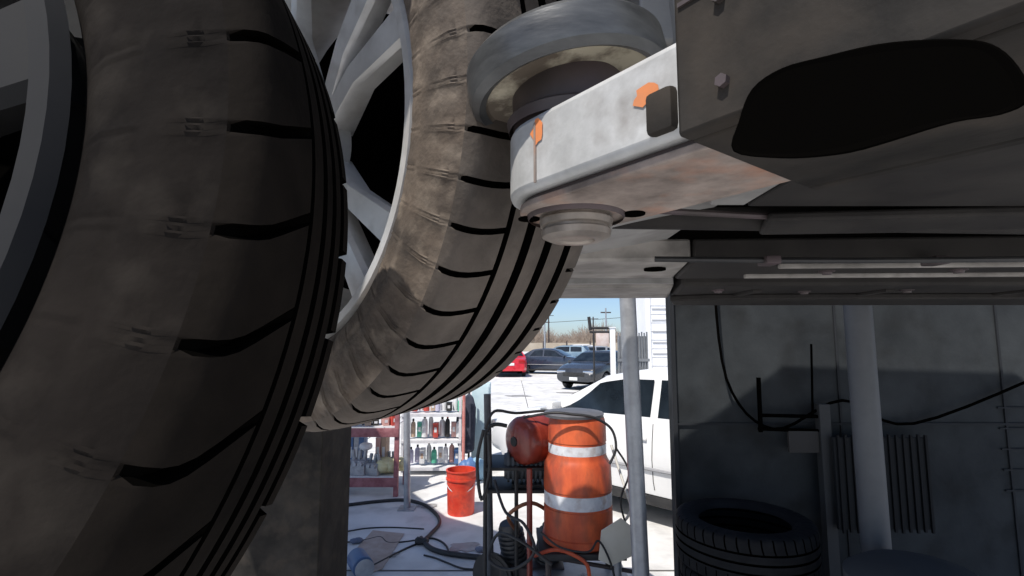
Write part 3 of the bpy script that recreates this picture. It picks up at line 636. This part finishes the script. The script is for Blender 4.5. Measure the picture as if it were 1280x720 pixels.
# cables and hoses on the floor
def groundline(pts, r, z=None): return [gp(x, y) + Vector((0, 0, (z if z is not None else r))) for x, y in pts]
def hose(name, label, pts, r, m=blackrub, cat="hose"):
    return tag(MB().tube(groundline(pts, r), r, 10, 6).build(name, m), label, cat)
hose("floor_hose", "thick black hose curving past the foot of the steel pole", [(380, 640), (437, 633), (470, 629), (505, 627), (530, 633), (546, 646), (549, 657), (540, 668), (530, 678)], .017)
hose("supply_hose", "heavy black hose running from the knot toward the dark pole", [(526, 676), (536, 687), (550, 693), (572, 697), (600, 700), (625, 703), (660, 704)], .021)
hose("power_cable", "thin black cable stretching straight over the concrete to the knot", [(430, 735), (455, 715), (478, 702), (505, 688), (528, 678)], .008, cat="cable")
hose("loop_cable", "thin cable forming a small loop right of the hose knot".replace("right of", "beside"), [(528, 677), (540, 674), (553, 679), (560, 688), (556, 695)], .008, cat="cable")
hose("lead_wire", "thin wavy wire lying nearest the racks", [(420, 668), (440, 664), (460, 661), (490, 660), (530, 662)], .006, cat="cable")
hose("slack_wire", "slack thin wire crossing the cardboard mat", [(420, 680), (455, 676), (475, 672), (485, 679), (505, 678), (526, 675)], .006, cat="cable")
hose("trailing_cable", "slim cable trailing below the heavy hose", [(530, 695), (545, 699), (560, 705), (580, 712), (610, 713), (650, 716)], .007, cat="cable")
lump(.06, blackrub, "black knot where the hoses and cables meet", gp(528, 681), "hose_knot", "hose fitting", .8, 9, 4)
q = [gp(438, 695), gp(466, 664), gp(505, 668), gp(478, 712), gp(450, 722)]
tag(MB().prism([(v.x, v.y) for v in q], .004, .009, 'xy').build("cardboard_mat", cardm, smooth=False), "flattened brown cardboard mat under the wires", "mat")
bj = gp(448, 722)
bl = thing("floor_jack", "small blue jack lying on the floor by the cardboard mat", "jack", tuple(bj))
bjm = mat("jack_blue", (.04, .09, .2), .45, col2=(.08, .14, .26), scale=10)
MB().lathe([(-.15, 0), (-.15, .06), (-.12, .075), (.08, .075), (.085, .06), (.10, .06), (.10, 0)], bj + Vector((0, .05, .076)), (.5, -.86, 0), 28).build("jack_barrel", bjm, bl)
MB().lathe([(.1, .03), (.1, .066), (.115, .07), (.12, .05), (.12, .0)], bj + Vector((0, .05, .076)), (.5, -.86, 0), 28).build("end_ring", galv, bl)
lump(.07, mat("cloth_slate", (.12, .14, .2), .9), "slate blue rag dropped at the far edge of the cardboard mat", gp(450, 678), "rag", "rag", .5, 31, 3)
lump(.06, mat("glove_grey", (.2, .21, .26), .9), "grey lilac work glove on the floor near the dark pole", gp(600, 690), "work_glove", "glove", .5, 33, 3)

# ------------------------------------------------------------------ cars
def make_car(name, label, paint, loc, heading, L=4.6, Wd=1.78, Hh=1.44, kind="sedan", group=None, det=True):
    t = thing(name, label, "car", (0, 0, 0), group)
    hw = Wd / 2
    x0, x1 = -L / 2, L / 2
    if kind == "sedan":
        top = [(x0, .62), (x0 + .05, .92), (x0 + .55, .99), (x0 + .85, 1.02), (x0 + 1.45, Hh - .05), (x0 + 1.9, Hh), (x0 + 2.45, Hh - .01), (x1 - 1.85, Hh - .07), (x1 - 1.18, .99), (x1 - .6, .90), (x1 - .15, .78), (x1, .60)]
        roof = (x0 + .85, x0 + 1.45, x1 - 1.85, x1 - 1.18)
    else:
        top = [(x0, .7), (x0 + .04, 1.05), (x0 + .12, 1.15), (x0 + .45, Hh - .04), (x0 + 1.0, Hh), (x0 + 2.2, Hh), (x1 - 1.9, Hh - .06), (x1 - 1.2, 1.08), (x1 - .5, 1.0), (x1 - .1, .85), (x1, .65)]
        roof = (x0 + .12, x0 + .45, x1 - 1.9, x1 - 1.2)
    def topz(x):
        for (a, za), (b, zb_) in zip(top, top[1:]):
            if a <= x <= b + 1e-6:
                f = (x - a) / (b - a); return za + (zb_ - za) * f
        return top[-1][1]
    belt = lambda x: .93 + .06 * (x1 - x) / L if kind == "sedan" else 1.02 + .04 * (x1 - x) / L
    def wid(x):
        e = min(1, (x - x0) / .5, (x1 - x) / .7); e = max(0, e); return hw * (.80 + .20 * math.sin(e * math.pi / 2))
    N = 70; xsn = [x0 + L * k / N for k in range(N + 1)]
    for b in [p[0] for p in top]: xsn.append(b)
    xsn = sorted(set(round(x, 4) for x in xsn))
    def section(x):
        w = wid(x); tz = topz(x); bz = belt(x); low = .24 if x0 + .3 < x < x1 - .3 else .32
        sec = [(0, low), (w * .86, low), (w * .95, low + .05), (w * .985, .42)]
        if tz > bz + .02:
            g = min(1, (tz - bz) / (Hh - bz)); rw = w * (1 - .22 * g)
            sec += [(w, .62), (w * .985, .78), (w * .955, bz - .01), (w * .945, bz + .012), (w * .945 * .35 + rw * .65, bz + (tz - bz) * .62), (rw, tz - .035 * g - .003), (rw - .07, tz - .004), (0, tz + .018)]
        else:
            z2 = tz
            sec += [(w, .42 + (z2 - .42) * .42), (w * .99, .42 + (z2 - .42) * .72), (w * .95, z2 - .035), (w * .90, z2 - .012), (w * .72, z2 + .002), (w * .55, z2 + .008), (w * .25, z2 + .014), (0, z2 + .016)]
        return sec
    V = []; F = []; m = 12
    for x in xsn:
        s = section(x); ring = [(x, y, z) for y, z in s] + [(x, -y, z) for y, z in reversed(s[1:-1])]
        V += ring
    rn_ = 2 * m - 2
    for i in range(len(xsn) - 1):
        for j in range(rn_): F.append((i * rn_ + j, i * rn_ + (j + 1) % rn_, (i + 1) * rn_ + (j + 1) % rn_, (i + 1) * rn_ + j))
    F += [tuple(range(rn_)), tuple(range((len(xsn) - 1) * rn_, len(xsn) * rn_))]
    bo = MB().add(V, F).build("body", paint, t, angle=28)
    # wheel arches cut out of the body
    ax_f, ax_r = x1 - .88, x0 + .95; wr = .315 if kind == "sedan" else .345
    ct = MB()
    for ax_ in (ax_f, ax_r):
        for sg in (-1, 1): ct.cyl((ax_, sg * (hw - .24), wr + .015), (ax_, sg * (hw + .3), wr + .015), wr + .055, n=40)
    cu = ct.build("cutter", paint, None)
    md = bo.modifiers.new("b", 'BOOLEAN'); md.object = cu; md.operation = 'DIFFERENCE'; md.solver = 'EXACT'
    dg = bpy.context.evaluated_depsgraph_get(); me = bpy.data.meshes.new_from_object(bo.evaluated_get(dg)); bo.modifiers.clear(); bo.data = me
    bpy.data.objects.remove(cu)
    me.set_sharp_from_angle(angle=R(28))
    # glass laid on the greenhouse surface
    def gpt(x, v, sg, off=.006):
        w = wid(x); bz = belt(x); tz = topz(x); g = max(0, min(1, (tz - bz) / (Hh - bz))); rw = w * (1 - .22 * g)
        z = bz + .012 + (tz - .035 * g - bz - .015) * v
        zz = (z - bz) / max(.01, (tz - bz)); y = w * .945 + (rw - w * .945) * (zz / .62 * .65 if zz < .62 else .65 + (zz - .62) / .38 * .35)
        return Vector((x, sg * (y + off), z))
    def sidewin(xa0, xa1, xb0, xb1, sg):   # bottom edge a0..b0... quad: bottom xa0->xb0, top xa1->xb1
        o = MB(); n1, n2 = 8, 5; vs = []
        for i in range(n1 + 1):
            for j in range(n2 + 1):
                v = .06 + .84 * j / n2; f = j / n2
                xl = xa0 + (xa1 - xa0) * f; xr = xb0 + (xb1 - xb0) * f
                vs.append(gpt(xl + (xr - xl) * i / n1, v, sg))
        o.add(vs, [(i * (n2 + 1) + j, (i + 1) * (n2 + 1) + j, (i + 1) * (n2 + 1) + j + 1, i * (n2 + 1) + j + 1) for i in range(n1) for j in range(n2)])
        return o
    mid = (roof[1] + roof[2]) / 2 - .02
    for sg in (-1, 1):
        sidewin(mid + .04, mid + .05, roof[3] - .06, roof[2] + .02, sg).build("front_window", glass, t)
        sidewin(roof[0] + .42, roof[1] + .12, mid - .04, mid - .03, sg).build("rear_window", glass, t)
        # door seams and handles
        dm = MB()
        for xx in (mid, roof[3] - .02 , roof[0] + .48):
            pts = []
            for z in (.34, .42, .62, .78, belt(xx) - .02):
                s = section(xx); 
                for (ya, za), (yb, zb2) in zip(s[1:], s[2:]):
                    if za <= z <= zb2: y = ya + (yb - ya) * (z - za) / max(1e-4, zb2 - za); break
                pts.append((xx, sg * (y + .0015), z))
            dm.tube(pts, .004, 4, 1)
        dm.build("door_seam", black, t)
        for xx in (mid + .14, roof[0] + .62): MB().box((xx, sg * (wid(xx) * .985 + .012), .80), (.17, .022, .026), None, .006).build("door_handle", paint, t)
        tr_ = MB(); tr_.tube([(x0 + .55, sg * (wid(x0 + .55) + .004), .54), (0, sg * (hw + .006), .53), (x1 - .75, sg * (wid(x1 - .75) + .004), .52)], .016, 6, 3)
        tr_.build("rub_strip", mat("trim_grey", (.32, .32, .33), .6), t)
        MB().box((roof[3] - .16, sg * (hw + .06), belt(0) + .05), (.10, .16, .12), None, .03).build("mirror", paint, t)
        MB().box((x1 - .11, sg * (hw * .62), .66), (.16, .38, .12), None, .03).build("headlight", chrome, t)
        MB().box((x0 + .05, sg * (hw * .66), .78), (.10, .34, .16), None, .02).build("tail_light", tail, t)
        sk = MB().box((0, sg * (hw * .93), .235), (L - 1.9, .06, .09), None, .01); sk.build("sill", black, t)
    def scr(xa, xb, tilt):
        o = MB(); vs = []
        for i in range(7):
            for j in range(9):
                f = .06 + .88 * i / 6; x = xa + (xb - xa) * f; z = topz(x)
                g = max(0, min(1, (z - belt(x)) / (Hh - belt(x)))); rw = wid(x) * (1 - .22 * g) - .085
                yy = rw * (j / 4 - 1); vs.append((x + (.006 if tilt > 0 else -.006), yy, z + .020 - .014 * abs(j / 4 - 1) ** 2))
        return o.add(vs, [(i * 9 + j, (i + 1) * 9 + j, (i + 1) * 9 + j + 1, i * 9 + j + 1) for i in range(6) for j in range(8)])
    scr(roof[3] - .02, roof[2], 1).build("windscreen", glass, t); scr(roof[0] + .02, roof[1], -1).build("rear_screen", glass, t)
    MB().box((x1 - .02, 0, .58), (.06, .9, .14), None, .01).build("grille", black, t)
    MB().box((x0 - .005, 0, .66), (.02, .36, .13), None, .004).box((x1 + .012, 0, .42), (.02, .34, .11), None, .004).build("number_plate", plate, t)
    for ax_ in (ax_f, ax_r):
        for sg in (-1, 1):
            w = MB().lathe([(-.11, wr * .62), (-.105, wr * .9), (-.09, wr), (.07, wr), (.095, wr * .93), (.10, wr * .66)], (ax_, sg * (hw - .115), wr), (0, sg, 0), 32).build("wheel", blackrub, t)
            o = MB().lathe([(.094, wr * .68), (.08, wr * .6), (.05, wr * .58), (.045, 0)], (ax_, sg * (hw - .115), wr), (0, sg, 0), 28)
            for k in range(7):
                a = 2 * math.pi * k / 7
                o.box((ax_ + math.cos(a) * wr * .33, sg * (hw - .115 + .07), wr + math.sin(a) * wr * .33), (wr * .5, .02, .05), Matrix.Rotation(-a, 4, 'Y'))
            o.build("hubcap", chrome if paint is not whitep else galv, w)
    MB().box((0, 0, .30), (L - .5, Wd - .52, .16)).build("underbody", void, t)
    t.location = loc; t.rotation_euler = (0, 0, heading); return t

# white sedan: side plane through (1.50,4.73), front toward (-.68,.73)
d = Vector((-.68, .73, 0)).normalized(); nin = Vector((.73, .68, 0)).normalized()
Ls = 4.6; sc_front = 2.80
ctr = Vector((1.50, 4.73, 0)) + d * (sc_front - Ls / 2) + nin * .89
make_car("white_sedan", "white four door sedan parked behind the thick leaning pole", whitep, ctr, math.atan2(d.y, d.x), Ls, 1.78, 1.43)
navy = mat("navy_paint", (.02, .03, .05), .25, coat=.6, col2=(.03, .04, .065), scale=2)
dkg = mat("charcoal_paint", (.025, .028, .034), .25, coat=.6, col2=(.04, .043, .05), scale=2)
redp = mat("red_paint", (.55, .015, .03), .3, coat=.5, col2=(.62, .03, .04), scale=2)
silv = mat("silver_paint", (.42, .45, .48), .3, .4, col2=(.5, .52, .55), scale=2)
tealp = mat("blue_grey_paint", (.16, .24, .3), .3, .3, col2=(.22, .3, .36), scale=2)
def gpos(px, py): v = gp(px, py); return Vector((v.x, v.y, 0))
make_car("parked_car", "dark navy sedan parked side on between the red car and the lot edge", navy, gpos(690, 468) + Vector((0, 1, 0)), R(-18), 4.6, 1.8, 1.42, group="cars parked in the lot")
make_car("parked_car", "bright red car parked nose in beside the navy sedan", redp, gpos(634, 471) + Vector((0, 1.5, 0)), R(95), 4.2, 1.75, 1.4, group="cars parked in the lot")
make_car("parked_car", "charcoal car parked close behind the white gate post", dkg, gpos(752, 487) + Vector((.3, 1.4, 0)), R(-128), 4.5, 1.8, 1.42, group="cars parked in the lot")
make_car("parked_car", "blue grey hatchback parked in the row behind the navy sedan", tealp, gpos(704, 457) + Vector((0, 0, 0)), R(160), 4.4, 1.8, 1.55, "suv", group="cars parked in the lot")
make_car("parked_car", "silver estate car parked far behind the charcoal car", silv, gpos(752, 456), R(10), 4.5, 1.8, 1.5, "suv", group="cars parked in the lot")
make_car("parked_car", "white van like car at the far rail of the lot", whitep, gpos(735, 449), R(5), 4.5, 1.8, 1.6, "suv", group="cars parked in the lot")

# ------------------------------------------------------------------ background structures
BY = 12.0
bx0 = at(808, 420, BY).x
bd = thing("white_building", "white lap sided building beyond the grey gate", "building", (bx0 + 4, BY + 3, 0))
w = MB(); pr = []
n = 26
for k in range(n): pr += [(BY - .012, .2 * k), (BY - .0, .2 * k + .185), (BY - .012, .2 * k + .19)]
pr = [(BY, 0)] + pr[1:] + [(BY, .2 * n), (BY + 1.2, .2 * n), (BY + 1.2, 0)]
w.prism(pr, bx0, bx0 + 9, 'yz'); w.build("wall", siding, bd, smooth=False)
MB().box((bx0 + 4.6, BY + .6, 5.25), (9.2, 1.3, .1)).build("roof", galv, bd)
MB().box((bx0 + .04, BY - .022, 2.6), (.12, .02, 5.2)).build("corner_board", siding, bd)
for k in range(5):
    z = hz(386 + k * 14, BY); MB().box((at(826, 400, BY).x, BY - .02, z), (.42, .012, .02)).build("vent_slot", mat("slot_grey", (.45, .45, .46), .7), bd)
GY = 11.0
gt = thing("yard_gate", "grey vertical slat yard gate beside the white building", "gate", (at(789, 440, GY).x, GY, 0))
gx0, gx1 = at(771, 440, GY).x, at(811, 440, GY).x; gz = hz(419, GY)
MB().box(((gx0 + gx1) / 2, GY, gz / 2 + .03), (gx1 - gx0 - .04, .03, gz - .1)).build("panel", mat("gate_sheet", (.22, .23, .24), .6, col2=(.32, .33, .34), scale=3), gt)
s = MB()
for k in range(12): s.box((gx0 + .04 + (gx1 - gx0 - .08) * k / 11, GY - .03, gz / 2 + .06 + .02 * (k % 2)), (.025, .03, gz - .02))
s.build("slat", mat("gate_grey", (.13, .14, .15), .6, col2=(.2, .21, .22), scale=4), gt)
MB().box(((gx0 + gx1) / 2, GY - .05, gz * .72), (gx1 - gx0, .02, .06)).build("rail", _m["gate_grey"], gt)
gpx = at(766, 440, GY).x
gpst = thing("gate_post", "square white gate post next to the grey gate", "post", (gpx, GY, 0))
MB().box((gpx, GY, hz(410, GY) / 2), (.10, .10, hz(410, GY)), None, .005).build("shaft", whitep, gpst)
MB().box((gpx, GY, hz(410, GY) + .01), (.13, .13, .02)).build("cap", whitep, gpst)
# sign frame
FY = 16
sf = thing("sign_frame", "dark empty sign frame on a bent steel post behind the gate", "sign", (at(737, 400, FY).x, FY, 0))
A_ = lambda x, y: at(x, y, FY)
o = MB()
o.cyl(A_(736, 396), A_(738, 413), .05).cyl(A_(737, 410), A_(763, 410), .04).cyl(A_(737, 415), A_(763, 415), .035)
b_ = A_(742, 414); o.cyl(b_, (b_.x, b_.y, 0), .03)
o.build("frame", black, sf)
MB().box((A_(753, 424).x, FY, A_(753, 424).z), (.40, .04, .40), None, .01).build("faded_board", mat("board_faded", (.5, .36, .3), .7, col2=(.66, .58, .54), scale=3), sf)
for i, (px, yt, Y, lb) in enumerate(((758, 385, 34, "thin tall lamp pole behind the sign frame"), (681, 398, 40, "pale street pole rising near the tyre edge"), (686, 392, 75, "far utility pole carrying the wire"), (742, 396, 80, "distant utility pole at the woods"))):
    b_ = at(px, 430, Y); t = thing("utility_pole", lb, "pole", (b_.x, Y, 0), "poles behind the lot")
    ht = at(px, yt, Y).z
    MB().cyl((b_.x, Y, 0), (b_.x, Y, ht), Y * .0016 + .02, Y * .001 + .015, n=10).build("shaft", galv if i < 2 else stemm, t)
    MB().box((b_.x, Y, ht - .3), (Y * .02, .08, .08)).build("crossarm", stemm, t)
wv = MB().tube([at(600, 398, 76), at(660, 403, 76), at(686, 403, 76), at(735, 400, 76), at(790, 396, 76)], .035, 5, 4)
tag(wv.build("overhead_wire", black), "overhead wire stretched across the pale sky", "wire")
rl = thing("guard_rail", "pale guard rail along the far edge of the lot", "guard rail", (0, 58, 0))
MB().box((4, 58, .65), (60, .06, .32), None, .02).build("rail", shelfw, rl)
for k in range(20): MB().box((-24 + k * 3, 58.1, .35), (.12, .1, .7)).build("rail_post", stemm, rl)
fn = thing("board_fence", "long tan board fence beyond the guard rail", "fence", (8, 66, 0))
MB().box((8, 66, .9), (70, .08, 1.8)).build("board_panel", mat("fence_tan", (.42, .36, .28), .9, col2=(.5, .44, .36), scale=1), fn)
for k in range(24): MB().box((-26 + k * 3, 65.93, 1.0), (.14, .06, 2.0)).build("fence_post", stemm, fn)
tw = MB(); rn = random.Random(2)
for k in range(1500):
    x = rn.uniform(-8, 40); y = rn.uniform(110, 135); h = rn.uniform(2.5, 5.5) * (1 + .3 * math.sin(x * .4))
    dx = rn.uniform(-.8, .8); tw.cyl((x, y, 0), (x + dx, y, h), .09, .02, 4, False)
    for j in range(4):
        a = Vector((x + dx * .6, y, h * rn.uniform(.4, .8))); tw.cyl(a, a + Vector((rn.uniform(-1.3, 1.3), 0, rn.uniform(.5, 1.6))), .05, .02, 3, False)
tag(tw.build("bare_woods", mat("bare_twig", (.26, .20, .16), .9, col2=(.36, .3, .25), scale=.5), smooth=False, fix=False), "far band of bare brown winter trees", "woods", kind="stuff")

# ------------------------------------------------------------------ added panel wall and props, dim right side put into dark colours
PY = 3.0
px0 = at(843, 560, PY).x
pw = thing("added_panel_wall", "slate coloured sheet wall added beside the white sedan for the dim right side", "wall", (px0 + 1.6, PY, 0))
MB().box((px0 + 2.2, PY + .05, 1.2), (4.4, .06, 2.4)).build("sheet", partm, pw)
s = MB()
for k in range(5):
    z = hz(510 + k * 26, PY); s.box((px0 + 2.05, PY + .012, z), (.35, .008, .008))
for k in range(1, 4): s.box((px0 + k * .95 + .02, PY + .0145, 1.2), (.012, .01, 2.38))
s.box((px0 + 2.2, PY + .013, 1.24), (4.38, .01, .012))
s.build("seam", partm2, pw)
MB().box((px0 + .012, PY + .01, 1.2), (.024, .02, 2.4)).build("edge_trim", partm2, pw)
GY2 = 2.86
lp = thing("ribbed_panel", "dark ribbed metal panel mounted on the slate coloured wall", "panel", (at(1108, 600, GY2).x, GY2, 0))
xa, xb = at(1048, 600, GY2).x, at(1168, 600, GY2).x; za, zb2 = hz(664, GY2), hz(548, GY2)
MB().box(((xa + xb) / 2, GY2 + .03, (za + zb2) / 2), (xb - xa, .02, zb2 - za)).build("sheet", mat("rib_back", (.022, .024, .027), .7, spec=.15), lp)
s = MB()
for k in range(13): s.box((xa + (xb - xa) * (k + .5) / 13, GY2 + .012, (za + zb2) / 2 + .004 * (k % 2)), (.012, .012, zb2 - za + .03))
s.build("rib", mat("rib_dark", (.012, .013, .015), .7, spec=.15), lp)
s = MB().cyl((xa + .05, GY2 + .04, (za + zb2) / 2), (xa + .05, PY + .03, (za + zb2) / 2), .01).cyl((xb - .05, GY2 + .04, (za + zb2) / 2), (xb - .05, PY + .03, (za + zb2) / 2), .01); s.build("standoff", black, lp)
rk2 = thing("wall_rack", "black angle iron rack fixed to the slate coloured wall", "rack", (at(990, 520, 2.9).x, 2.94, 0))
A2 = lambda x, y: at(x, y, 2.95)
MB().cyl(A2(948, 472), A2(951, 540), .012).cyl(A2(948, 519), A2(1035, 521), .010).cyl(A2(948, 536), A2(1035, 539), .010).cyl(A2(1014, 430), A2(1016, 520), .006).build("bars", void, rk2)
MB().box(A2(1004, 552), (.17, .02, .12), None, .004).build("tag_plate", mat("tag_dull", (.035, .033, .033), .8), rk2)
tag(MB().tube([(px0 + .25, 2.97, 2.2), (px0 + .3, 2.965, 1.5), (px0 + .55, 2.96, 1.22), (px0 + .95, 2.96, 1.38), (px0 + 1.35, 2.965, 1.25), (px0 + 2.3, 2.97, 1.6)], .008, 8, 6).build("wall_cable", void), "black cable slung across the slate coloured wall", "cable")
sp_ = thing("door_jamb", "dull upright jamb of the slate coloured wall", "post", (at(1036, 600, 2.93).x, 2.93, 0))
MB().box((at(1036, 600, 2.93).x, 2.95, .72), (.06, .05, 1.28)).build("shaft", mat("jamb_dull", (.05, .052, .055), .7, col2=(.06, .062, .065), scale=4, spec=.15), sp_)
# black tyre stack added in place of dark car shapes
tsx = at(935, 660, 2.55).x; tz_ = 0.
stk = mat("stack_rubber", (.007, .0075, .009), .75, col2=(.015, .0155, .017), scale=9, bump=.3, spec=.12)
for k in range(4):
    if k == 0:
        t0 = make_tyre(None, Vector((0, 0, 0)), (0.0, 0.001, 1), .315, .10, .10, .205, [(.04, .008), (.0, .009), (-.04, .008)], 40, stk, stk, slant=-.2); t0.name = "stacked_tyre"; t = t0
    else: t = t0.copy(); COL.objects.link(t)
    t.location = (tsx + (.012, -.015, .01, -.006)[k], 2.58, .109 + .219 * k); t.rotation_euler = (0, 0, k * 1.3)
    tag(t, ["lowest", "second", "third", "topmost"][k] + (" black tyre of the stack by the slate coloured wall" if k in (0, 3) else " tyre from the floor in the stack by the slate coloured wall"), "tyre", "added black tyres stacked by the wall")
gdx = at(1072, 700, 2.3).x + .03
g = thing("covered_bin", "dull grey round bin with a domed lid by the dark grey pole", "bin", (gdx, 2.05, 0))
zt = hz(700, 2.05)
dl = mat("bin_dull", (.05, .052, .055), .7, col2=(.065, .067, .07), scale=4, spec=.2)
MB().lathe([(0, 0), (0, .2), (zt - .08, .23), (zt - .08, 0)], (gdx + .0, 2.0, 0), n=36).build("bin_body", black, g)
MB().lathe([(zt - .08, .24), (zt - .05, .24), (zt - .01, .18), (zt + .01, .08), (zt + .012, 0)], (gdx + .0, 2.0, 0), n=36).build("lid", dl, g)

# ------------------------------------------------------------------ light
EL = R(58); S = Vector((-.6 * math.cos(EL), -.8 * math.cos(EL), math.sin(EL)))
sl_ = bpy.data.lights.new("sun", 'SUN'); sl_.energy = 5; sl_.angle = R(.5); sl_.color = (1, .95, .88)
so = bpy.data.objects.new("sun", sl_); COL.objects.link(so); so.rotation_euler = S.to_track_quat('Z', 'Y').to_euler(); so.location = (0, 0, 20)
w = bpy.data.worlds.new("World"); sc.world = w; w.use_nodes = True; nt = w.node_tree
sky = nt.nodes.new("ShaderNodeTexSky"); sky.sky_type = 'NISHITA'; sky.sun_disc = False; sky.sun_elevation = EL; sky.sun_rotation = math.atan2(S.x, S.y)
sky.dust_density = .9; sky.air_density = .75; sky.ozone_density = 4.0
bg = nt.nodes["Background"]; bg.inputs[1].default_value = .15; nt.links.new(sky.outputs[0], bg.inputs[0])
sc.view_settings.view_transform = 'Standard'; sc.view_settings.look = 'None'; sc.view_settings.exposure = 0
